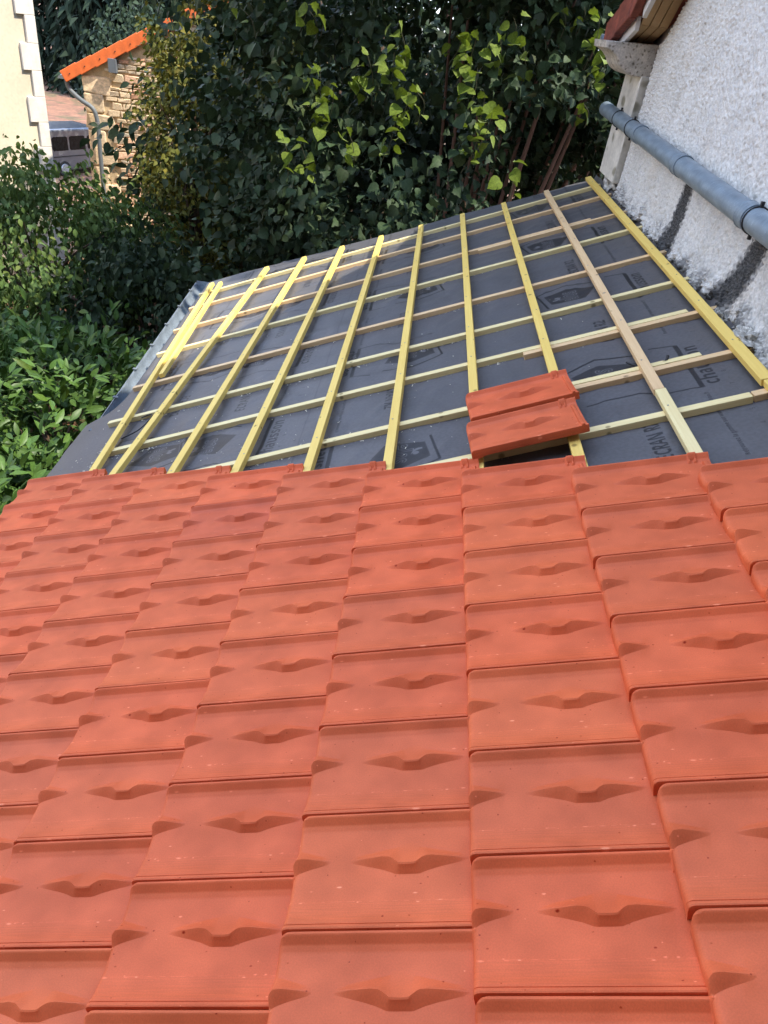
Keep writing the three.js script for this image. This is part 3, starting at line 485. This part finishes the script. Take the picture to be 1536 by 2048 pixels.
// ---------------------------------------------------------------- rendered house with toothed corner blocks
{
  const H = thing('rendered_house', 'cream rendered house with toothed white corner blocks and a white down pipe', 'house');
  const c = at(84, 180, 14), dir = V(-0.66, 0, 0.75).normalize();
  H.position.set(c.x, -4.2, c.z); H.rotation.y = Math.atan2(-dir.z, dir.x); // x runs from the corner along the seen wall
  const plaster = mat({ map: tex(512, 512, (u, v) => { const k = 0.97 + 0.05 * pn(u, v, 4, 3) + 0.04 * pn(u, v, 60, 6), st = smooth(0.35, 0.8, pn2(u, v, 10, 2, 4)) * 0.06; return [0.82 * k - st, 0.765 * k - st, 0.665 * k - st]; }, { rx: 0.3, ry: 0.3 }), roughness: 0.95 });
  const wh = 8.6; // local +z of this frame must face the eye
  const test = V(0, 0, 1).applyAxisAngle(V(0, 1, 0), H.rotation.y), sgn = test.dot(V(camera.position.x - c.x, 0, -c.z)) > 0 ? 1 : -1;
  mesh('wall', box(8, wh, 7, 4, wh / 2, -3.5 * sgn), plaster, H);
  const qm = mat({ map: tex(128, 128, (u, v) => { const k = 0.96 + 0.07 * pn(u, v, 6, 3) + 0.05 * pn(u, v, 30, 2); return [0.84 * k, 0.81 * k, 0.76 * k]; }), roughness: 0.9 });
  for (let k = 0, y = 0.2; y < wh - 0.3; k++, y += 0.355) { const w = k % 2 ? 0.27 : 0.155; mesh('corner_block', boxUV(new RoundedBoxGeometry(w, 0.352, 0.06, 1, 0.006)).translate(w / 2 - 0.02, y + 0.175, 0.012 * sgn), qm, H); }
  const S = new THREE.Shape(); S.moveTo(-0.6, wh); S.lineTo(8.6, wh); S.lineTo(4, wh + 2.2); S.closePath();
  mesh('roof', new THREE.ExtrudeGeometry(S, { depth: 8, bevelEnabled: false }).translate(0, 0, sgn > 0 ? -7.5 : -0.5), mat({ color: lin(0.42, 0.16, 0.09) }), H);
  const pw = mat({ color: lin(0.72, 0.74, 0.77), roughness: 0.4 });
  const pp = mesh('down_pipe', new THREE.CylinderGeometry(0.05, 0.05, wh, 16).translate(1.12, wh / 2, 0.10 * sgn), pw, H);
  for (const y of [2.2, 4.4, 6.6]) mesh('pipe_clamp', new THREE.CylinderGeometry(0.056, 0.056, 0.03, 16).translate(1.12, y - 0.6, 0.10 * sgn), M.steel, pp);
}

// ---------------------------------------------------------------- van
{
  const vn = thing('parked_van', 'silver-grey passenger van parked between the two houses', 'van');
  const p = at(128, 338, 40.5), yaw = 62 * DEG; p.y = groundY(p.x, p.z); vn.rotation.y = yaw; // +x of the van = forwards, the seen rear wheel stands at p
  vn.position.copy(p).sub(V(0, 0, 0.86).applyAxisAngle(V(0, 1, 0), yaw)); vn.position.y = groundY(vn.position.x, vn.position.z);
  const paint = new THREE.MeshPhysicalMaterial({ color: lin(0.13, 0.133, 0.145), roughness: 0.35, metalness: 0.5, clearcoat: 1, clearcoatRoughness: 0.06 });
  const glass = new THREE.MeshPhysicalMaterial({ color: lin(0.004, 0.0045, 0.005), roughness: 0.25, specularIntensity: 0.5 });
  const S = new THREE.Shape(); S.moveTo(-0.85, 0.32); S.lineTo(4.1, 0.32); S.quadraticCurveTo(4.2, 0.5, 4.15, 0.85); S.quadraticCurveTo(4.0, 1.08, 3.2, 1.2); S.lineTo(2.45, 1.82); S.quadraticCurveTo(2.3, 1.93, 2.0, 1.95); S.lineTo(-0.6, 1.95); S.quadraticCurveTo(-0.78, 1.94, -0.82, 1.8); S.lineTo(-0.92, 0.9); S.quadraticCurveTo(-0.93, 0.5, -0.85, 0.32); S.closePath();
  mesh('body', new THREE.ExtrudeGeometry(S, { depth: 1.72, bevelEnabled: true, bevelSize: 0.09, bevelThickness: 0.09, bevelSegments: 4, curveSegments: 8 }).translate(0, 0, -0.86), paint, vn);
  for (const sd of [-1, 1]) {
    for (const [x0, x1] of [[-0.55, 0.32], [0.40, 1.3], [1.42, 2.3]]) { const w = new THREE.Shape(); w.moveTo(x0 + 0.06, 1.12); w.lineTo(x1, 1.12); w.lineTo(x1 - 0.02, 1.66); w.quadraticCurveTo(x1 - 0.05, 1.72, x1 - 0.12, 1.72); w.lineTo(x0 + 0.12, 1.72); w.quadraticCurveTo(x0, 1.70, x0, 1.6); w.lineTo(x0, 1.2); w.closePath(); mesh('side_window', new THREE.ExtrudeGeometry(w, { depth: 0.012, bevelEnabled: false }).translate(0, 0, sd > 0 ? 0.944 : -0.956), glass, vn); }
    mesh('roof_rail', box(2.6, 0.05, 0.05, 0.8, 1.985, sd * 0.80), mat({ color: lin(0.7, 0.7, 0.7), roughness: 0.3, metalness: 0.6 }), vn);
    mesh('tail_light', new RoundedBoxGeometry(0.10, 0.62, 0.13, 2, 0.03).translate(-0.93, 1.05, sd * 0.86), new THREE.MeshPhysicalMaterial({ color: lin(0.45, 0.012, 0.018), roughness: 0.15, clearcoat: 1 }), vn);
    for (const x of [0.0, 3.1]) { const w = mesh('wheel', new THREE.CylinderGeometry(0.33, 0.33, 0.22, 24).rotateX(Math.PI / 2).translate(x, 0.33, sd * 0.86), mat({ color: lin(0.02, 0.02, 0.02), roughness: 0.9 }), vn); mesh('rim', new THREE.CylinderGeometry(0.20, 0.22, 0.03, 20).rotateX(Math.PI / 2).translate(x, 0.33, sd * 0.985), M.steel, w); }
    mesh('trim_strip', box(2.9, 0.05, 0.015, 0.9, 0.86, sd * 0.955), M.black, vn);
  }
  mesh('rear_window', box(0.015, 0.55, 1.4, -0.975, 1.45, 0), glass, vn);
}

// ---------------------------------------------------------------- vegetation
const sunPlane = (p) => { // where the sun ray through p meets the lean-to's roof plane: [s, z]
  const N = V(-ST, CT, 0), k = (0.01 - p.dot(N)) / SUN.dot(N), q = p.clone().addScaledVector(SUN, k); return [q.x * CT + q.y * ST, q.z, k]; };
// openings in the crowns: along the sun's rays to the lit shoots, and a ragged slot for the light on the underlay
const gaps = [];
{
  for (const [px, py, d, r] of [[300, 50, 11.4, 0.6], [340, 120, 11.2, 0.5], [420, 25, 11.6, 0.6], [270, 150, 11.3, 0.5], [330, 260, 11.2, 0.35], [450, 60, 11.2, 0.3], [60, 420, 9.3, 0.5], [150, 400, 9.3, 0.4], [100, 690, 6.6, 0.3]]) gaps.push([at(px, py, d), r]);
  gaps.push([at(235, 200, 17.5), 2.0], [at(45, -20, 13.6), 1.0]);
}
function open(p) {
  for (const [o, r] of gaps) { const d = p.clone().sub(o), t = d.dot(SUN); if (t > -0.1 && d.lengthSq() - t * t < r * r) return true; }
  if (p.x > 0.45 + 0.1 * n2(p.y * 4, 3) && p.x < 1.45 && p.y < 0.72 + 0.15 * n2(p.x * 5, 8) && p.z > -9.15 && p.z < -6.5) return true;  // the coppiced stems stay bare
  const [s, z, k] = sunPlane(p);
  if (k < 0 && s > -2.2 && s < 0.6) { const c = -4.85 - (s + 1.76) * 0.55; if (Math.abs(z - c) < 0.36 + 0.14 * n2(s * 3, 5)) return n2(s * 5, z * 8) > -0.45; }
  return false;
}
function leafGeo(outline, L, W, fold, bend) { // half outlines mirrored about the midrib, folded and bent
  const pos = [], uv = [], idx = [], n = outline.length;
  outline.forEach(([t, w]) => { const y = -bend * t * t * L, x = t * L; pos.push(x, y, 0, x, y + w * W * fold, w * W, x, y + w * W * fold, -w * W); uv.push(t, 0.5, t, 0.5 + w * 0.5, t, 0.5 - w * 0.5); });
  for (let i = 0; i < n - 1; i++) { const a = 3 * i, b = a + 3; idx.push(a, a + 1, b, a + 1, b + 1, b, a, b, a + 2, a + 2, b, b + 2); }
  const g = new THREE.BufferGeometry(); g.setAttribute('position', new THREE.Float32BufferAttribute(pos, 3)); g.setAttribute('uv', new THREE.Float32BufferAttribute(uv, 2)); g.setIndex(idx); g.computeVertexNormals(); return g;
}
const broad = leafGeo([[0, 0.05], [-0.06, 0.35], [0.08, 0.78], [0.28, 1], [0.5, 0.92], [0.66, 0.72], [0.80, 0.48], [0.92, 0.15], [1, 0.01]], 1, 0.52, 0.22, 0.28);
const lobed = leafGeo([[0, 0.04], [0.02, 0.42], [0.16, 0.55], [0.22, 0.98], [0.40, 0.72], [0.55, 0.80], [0.68, 0.40], [0.84, 0.26], [1, 0.01]], 1, 0.50, 0.30, 0.40);
const oval = leafGeo([[0, 0.02], [0.2, 0.7], [0.45, 1], [0.7, 0.75], [1, 0.01]], 1, 0.30, 0.3, 0.35);
const lance = leafGeo([[0, 0.02], [0.2, 0.65], [0.45, 1], [0.75, 0.7], [1, 0.01]], 1, 0.19, 0.25, 0.22);
const leafTex = tex(128, 128, (u, v) => { const m = Math.abs(v - 0.5), rib = smooth(0.02, 0.008, m) * 0.25, vein = smooth(0.10, 0.0, Math.abs(((u * 6 - m * 5) % 1 + 1) % 1 - 0.5)) * 0.10, k = 0.86 + 0.1 * pn(u, v, 5, 2) + rib + vein; return [k, k, k * 0.95]; });
const leafMat = (c, rough = 0.8, tr = 0.4) => new THREE.MeshPhysicalMaterial({ color: lin(...c), map: leafTex, roughness: rough, transmission: tr, thickness: 0, side: THREE.DoubleSide, specularIntensity: 0.3 });
const Q = new THREE.Object3D();
function crown(parent, name, geo, m, N, sample, seed, { size = [0.1, 0.16], hueVar = 0.25, droop = 0.3, yellow = 0.15 } = {}) {
  const r = rng(seed), list = [];
  for (let i = 0; i < N * 3 && list.length < N; i++) { const s = sample(r); if (s && !open(s.p)) list.push(s); }
  const im = new THREE.InstancedMesh(geo, m, list.length); im.name = name; im.userData.kind = 'stuff'; im.castShadow = im.receiveShadow = true;
  const c = new THREE.Color();
  list.forEach((s, i) => {
    const out = s.out || V(0, 1, 0); const az = Math.atan2(-out.z, out.x) + (r() - 0.5) * 2.6;
    Q.position.copy(s.p); Q.rotation.set((r() - 0.5) * 2.3, az, -droop + (r() - 0.5) * 1.6, 'YZX'); const k = mix(size[0], size[1], r()); Q.scale.set(k, k, k * (0.85 + 0.3 * r())); Q.updateMatrix(); im.setMatrixAt(i, Q.matrix);
    const b = 1 + (r() - 0.5) * 2 * hueVar, ye = r() < yellow ? r() * 0.9 : r() * 0.15; c.setRGB(b * (1 + ye * 0.9), b * (1 + ye * 0.35), b * (1 - ye * 0.2)); im.setColorAt(i, c);
  });
  parent.add(im); return im;
}
function clumpSampler(clumps, spread) { // leaves round clump centres
  return (r) => { const c = clumps[Math.floor(r() * clumps.length)], d = V(r() + r() + r() - 1.5, r() + r() + r() - 1.5, r() + r() + r() - 1.5).multiplyScalar(1.1); return { p: c.p.clone().addScaledVector(d, spread * c.k), out: d.clone().normalize().add(c.out).normalize() }; };
}
function ellipsoidClumps(cx, cy, cz, rx, ry, rz, n, seed, shell = 0.55, keep = () => true) {
  const r = rng(seed), out = []; let guard = 0;
  while (out.length < n && guard++ < n * 20) { const d = V(r() * 2 - 1, r() * 2 - 1, r() * 2 - 1); if (d.length() > 1 || d.length() < 0.1) continue; const dir = d.clone().normalize(), k = mix(shell, 1, Math.pow(r(), 0.6)) * (1 + 0.18 * n3(dir.x * 2 + seed, dir.y * 2, dir.z * 2)); const p = V(cx + dir.x * rx * k, cy + dir.y * ry * k, cz + dir.z * rz * k); if (keep(p)) out.push({ p, out: dir, k: 0.7 + 0.6 * r() }); }
  return out;
}
const bark = mat({ map: tex(128, 256, (u, v) => { const k = 0.8 + 0.25 * pn2(u, v, 14, 4, 3) + 0.15 * pn(u, v, 30, 2); return [0.34 * k, 0.26 * k, 0.20 * k]; }), roughness: 0.95 });

// lime tree over the far edge of the lean-to
{
  const T = thing('lime_tree', 'large dark broadleaved tree hanging over the far edge of the roof', 'tree');
  const bx = 0.9, bz = -9.6, gy = groundY(bx, bz);
  const r = rng(31), stems = [];
  for (let i = 0; i < 26; i++) { const a = r() * 6.28, q = 0.15 + 0.5 * r(), top = V(bx + 0.25 + Math.cos(a) * q * 2.4, gy + 4.4 + r() * 1.4, bz + Math.sin(a) * q * 1.6); stems.push(tube([V(bx - 0.5 + Math.cos(a) * q * 0.7, gy, bz + Math.sin(a) * q), V(bx - 0.2 + Math.cos(a) * q * 1.3, gy + 2.2, bz + Math.sin(a) * q * 1.2), top], 0.035 + 0.02 * r(), 0.012, 10, 6)); }
  const stemM = mat({ color: lin(0.14, 0.075, 0.05), roughness: 0.85 });
  for (const g of stems) mesh('stem', g, stemM, T);
  mesh('trunk', tube([V(bx + 1.3, gy, bz - 1.2), V(bx + 1.2, gy + 3, bz - 1.2), V(bx + 0.9, gy + 6, bz - 0.6), V(bx + 0.2, gy + 9, bz - 0.4)], 0.28, 0.08, 16, 10), bark, T);
  for (const [x, y, z] of [[-3.2, 2.6, -9.4], [1.5, 4.2, -8.6], [-0.6, 4.4, -7.0], [-2.4, 2.8, -9.6], [2.4, 2.6, -10.2]]) mesh('limb', tube([V(bx + 1.1, gy + 4.6, bz - 1.0), V((bx + 1.1 + x) / 2, y + 0.2, (bz - 0.8 + z) / 2 - 0.4), V(x, y, z)], 0.09, 0.02, 12, 7), bark, T);
  // shoots that stick out into the sun
  const shoots = [[797, 45, 7.3, 5], [788, 105, 7.3, 5], [735, 110, 7.25, 5], [640, 125, 7.3, 4], [668, 175, 7.2, 4], [630, 200, 7.2, 5], [565, 275, 7.1, 3], [600, 285, 7.1, 3], [790, 245, 7.0, 4], [820, 175, 7.1, 5], [955, 70, 7.3, 4], [1000, 65, 7.3, 5], [1045, 75, 7.35, 5], [955, 135, 7.2, 4], [970, 190, 7.1, 5], [985, 225, 7.0, 4], [960, 260, 7.0, 3], [1200, 35, 7.7, 4], [1205, 95, 7.6, 4], [1168, 208, 7.5, 2], [1020, 320, 6.75, 3], [690, 250, 7.0, 3]];
  { const q = rng(43); for (let i = 0; i < 14; i++) { const x = 430 + 790 * q(), y = 5 + 300 * q() * q(); shoots.push([x, y, 7.15 + 0.25 * (1 - y / 300) + (x > 1080 ? 0.35 : 0), 1 + Math.floor(q() * 2)]); } }
  const lr = rng(41), sunlit = leafMat([0.21, 0.30, 0.03], 0.75, 0.55), twigM = mat({ color: lin(0.06, 0.06, 0.03), roughness: 0.8 });  // sunlight on the shoots is put into this brighter, yellower leaf colour
  for (const [px, py, d, n] of shoots) {
    const tip = at(px, py, d), foot = tip.clone().add(V((lr() - 0.5) * 0.24, n > 2 ? -0.40 : -0.20, n > 2 ? -0.28 : -0.24)); gaps.push([tip.clone().add(V(0, -0.05, 0)), n > 2 ? 0.24 : 0.13]);
    mesh('twig', tube([foot, foot.clone().lerp(tip, 0.5).add(V(0.03, 0.03, 0.02)), tip], 0.005, 0.0022, 6, 5), twigM, T);
    for (let i = 0; i < n * 2; i++) { const o = mesh('leaf', i % 3 ? broad : lobed, sunlit, T); o.position.copy(foot.clone().lerp(tip, 1 - i * 0.85 / (n * 2))).add(V((lr() - 0.5) * 0.16, (lr() - 0.5) * 0.06, (lr() - 0.5) * 0.10)); o.rotation.set((lr() - 0.5) * 2.0, (i * 2.4 + lr()) % 6.28, 0.4 - lr() * 1.3, 'YZX'); const k = 0.07 + 0.06 * lr(); o.scale.setScalar(k); }
  }
  const keepOut = (p) => !(p.z > -6.75 && p.y < 1.9) && !(p.x > 0.75 && p.z > -6.9) && !(p.x > 0.35 && p.x < 1.35 && p.y < 0.75 && p.z > -9.0) && p.y > gy + 0.3;
  const front = ellipsoidClumps(-0.55, 0.0, -9.1, 2.35, 3.6, 2.15, 330, 51, 0.6, (p) => keepOut(p) && p.y < 2.4);
  const frontR = ellipsoidClumps(1.3, 1.9, -9.3, 1.9, 1.9, 2.0, 110, 52, 0.5, keepOut);
  const upper = ellipsoidClumps(-0.3, 4.2, -8.6, 3.8, 2.2, 3.3, 330, 53, 0.25, (p) => p.y > 1.95 && p.z < -5.0);
  const dark = leafMat([0.040, 0.072, 0.034], 0.6, 0.32);
  crown(T, 'crown', broad, dark, 11000, clumpSampler(front, 0.27), 61, { size: [0.05, 0.125], droop: 0.5, yellow: 0.06, hueVar: 0.4 });
  crown(T, 'crown', lobed, dark, 13000, clumpSampler(front, 0.30), 64, { size: [0.05, 0.12], droop: 0.3, yellow: 0.06, hueVar: 0.4 });
  crown(T, 'crown', broad, dark, 7500, clumpSampler(frontR, 0.30), 62, { size: [0.05, 0.125], droop: 0.6, yellow: 0.05 });
  crown(T, 'crown', broad, dark, 13000, clumpSampler(upper, 0.45), 63, { size: [0.13, 0.18], droop: 0.5, yellow: 0.05 });
}
function bush(name, label, group, geo, m, [cx, cy, cz], [rx, ry, rz], nc, nl, spread, seed, opts, keep, category = 'tree', trunkR = 0.09) {
  const T = thing(name, label, category, group), gy = groundY(cx, cz), r = rng(seed + 1);
  mesh('trunk', tube([V(cx, gy, cz), V(cx + 0.1, (gy + cy) / 2, cz), V(cx, cy + ry * 0.3, cz)], trunkR, trunkR * 0.3, 10, 8), bark, T);
  for (let i = 0; i < 7; i++) { const a = r() * 6.28, q = V(cx + Math.cos(a) * rx * 0.75, cy + (r() - 0.2) * ry * 0.8, cz + Math.sin(a) * rz * 0.75); mesh('branch', tube([V(cx, mix(gy, cy, 0.3 + 0.3 * r()), cz), V((cx + q.x) / 2, (cy + q.y) / 2 - 0.1, (cz + q.z) / 2), q], trunkR * 0.45, 0.008, 8, 6), bark, T); }
  crown(T, 'crown', geo, m, nl, clumpSampler(ellipsoidClumps(cx, cy, cz, rx, ry, rz, nc, seed, 0.45, keep || ((p) => p.y > gy + 0.2)), spread), seed + 2, opts);
  return T;
}
{
  const oliveM = leafMat([0.16, 0.175, 0.034], 0.7, 0.45), greenM = leafMat([0.115, 0.190, 0.055], 0.6, 0.4), laurelM = leafMat([0.075, 0.150, 0.034], 0.42, 0.3), darkM = leafMat([0.03, 0.055, 0.028], 0.7, 0.3);
  bush('plum_tree', 'loose yellow-green tree growing in front of the stone gable', null, oval, oliveM, [-3.75, -0.9, -11.5], [0.80, 2.7, 0.9], 160, 8500, 0.20, 71, { size: [0.06, 0.10], yellow: 0.45, hueVar: 0.35, droop: 0.4 });
  bush('plum_tree', 'slender reddish-tinged sapling between the dark tree and the stone gable', null, oval, oliveM, [-3.15, 0.5, -11.9], [0.75, 1.5, 0.8], 90, 3000, 0.25, 73, { size: [0.06, 0.10], yellow: 0.6, hueVar: 0.35, droop: 0.4 });
  bush('elder_bush', 'mid green bushy shrub below the cream rendered house', null, oval, greenM, [-5.35, -2.05, -9.5], [1.9, 1.35, 1.5], 300, 16000, 0.26, 75, { size: [0.06, 0.11], yellow: 0.12, hueVar: 0.3, droop: 0.7 }, null, 'shrub', 0.06);
  bush('understory_bush', 'dark shrub in the hollow between the laurel and the big tree', null, oval, darkM, [-3.45, -2.5, -8.6], [1.3, 1.3, 1.2], 120, 5000, 0.28, 77, { size: [0.07, 0.12], yellow: 0.1, droop: 0.6 }, null, 'shrub', 0.05);
  bush('laurel_shrub', 'glossy green laurel shrub along the gutter, its tall shoot upright', null, lance, laurelM, [-3.55, -2.35, -5.9], [1.35, 0.85, 1.5], 180, 5200, 0.22, 79, { size: [0.11, 0.17], yellow: 0.06, hueVar: 0.3, droop: -0.7 }, (p) => p.x < -2.3 && p.y > -3.2, 'shrub', 0.05);
  bush('laurel_shrub', 'glossy green laurel shrub low beside the near end of the eave', null, lance, laurelM, [-3.1, -2.5, -3.9], [1.1, 0.8, 1.4], 150, 3600, 0.22, 81, { size: [0.11, 0.17], yellow: 0.05, hueVar: 0.3, droop: -0.6 }, (p) => p.x < -2.2 && p.y > -3.2, 'shrub', 0.05);
  bush('laurel_shrub', 'glossy green laurel shrub farthest from the gutter, below the elder', null, lance, laurelM, [-5.2, -2.6, -6.6], [1.4, 0.9, 1.4], 140, 3600, 0.22, 83, { size: [0.11, 0.17], yellow: 0.06, hueVar: 0.3, droop: -0.7 }, (p) => p.y > -3.2, 'shrub', 0.05);
  // trees behind and to the side; the one beside the van is added for shade
  for (const [x, z, y, rx, ry, lb] of [[-1.5, -15, 0.6, 3.2, 5, 'dense dark tree standing behind the lime tree'], [3.2, -14.5, 1.6, 3.2, 5.2, 'dense dark tree behind the corner of the white house'], [-5.2, -26, 1.5, 3.4, 6, 'dark tree rising over the roof of the stone house'], [-13.5, -36.5, -2.6, 2.2, 3.2, 'unseen leafy tree added beside the parked van to shade it'], [0.6, -12.5, -1.0, 3.4, 2.6, 'low dark tree filling in behind the coppiced stems'], [-3.6, -14.2, -1.2, 2.0, 3.0, 'dark tree behind the yellow-green trees'], [0.4, -18.5, 2.4, 3.6, 5.5, 'tall dark tree standing behind all the garden trees']])
    bush('background_tree', lb, 'dark trees behind the garden', oval, darkM, [x, y, z], [rx, ry, 2.6], 170, 5200, 0.55, 90 + Math.round(x * 3), { size: [0.16, 0.26], yellow: 0.05, droop: 0.5 }, (p) => p.y > groundY(x, z) + 0.3, 'tree', 0.2);
  // conifers far behind the houses; last two unseen, added to shade the ground
  const needle = leafGeo([[0, 0.3], [0.5, 1], [1, 0.1]], 1, 0.14, 0.1, 0.5), conM = leafMat([0.016, 0.030, 0.018], 0.8, 0.15);
  [[-27, -66], [-33, -70], [-22, -72], [-30, -78], [-18, -68], [-16, -60], [-20, -63]].forEach(([x, z], k) => {
    const T = thing('conifer', 'tall dark conifer with drooping branches far behind the van', 'tree', 'conifers far behind the van'), gy = groundY(x, z), h = 19 + 2 * k % 5;
    mesh('trunk', tube([V(x, gy, z), V(x, gy + h / 2, z), V(x, gy + h, z)], 0.4, 0.05, 8, 8), bark, T);
    crown(T, 'crown', needle, conM, 5200, (r) => { const t = Math.pow(r(), 1.1), a = r() * 6.28, R = (1 - t) * 4.6 * Math.sqrt(r()) + 0.2, y = gy + 1.0 + t * (h - 1.0) - R * 0.22; return { p: V(x + Math.cos(a) * R, y, z + Math.sin(a) * R), out: V(Math.cos(a), 0, Math.sin(a)) }; }, 120 + k, { size: [0.7, 1.4], yellow: 0.05, droop: 0.7, hueVar: 0.4 });
  });
}

renderer.render(scene, camera);
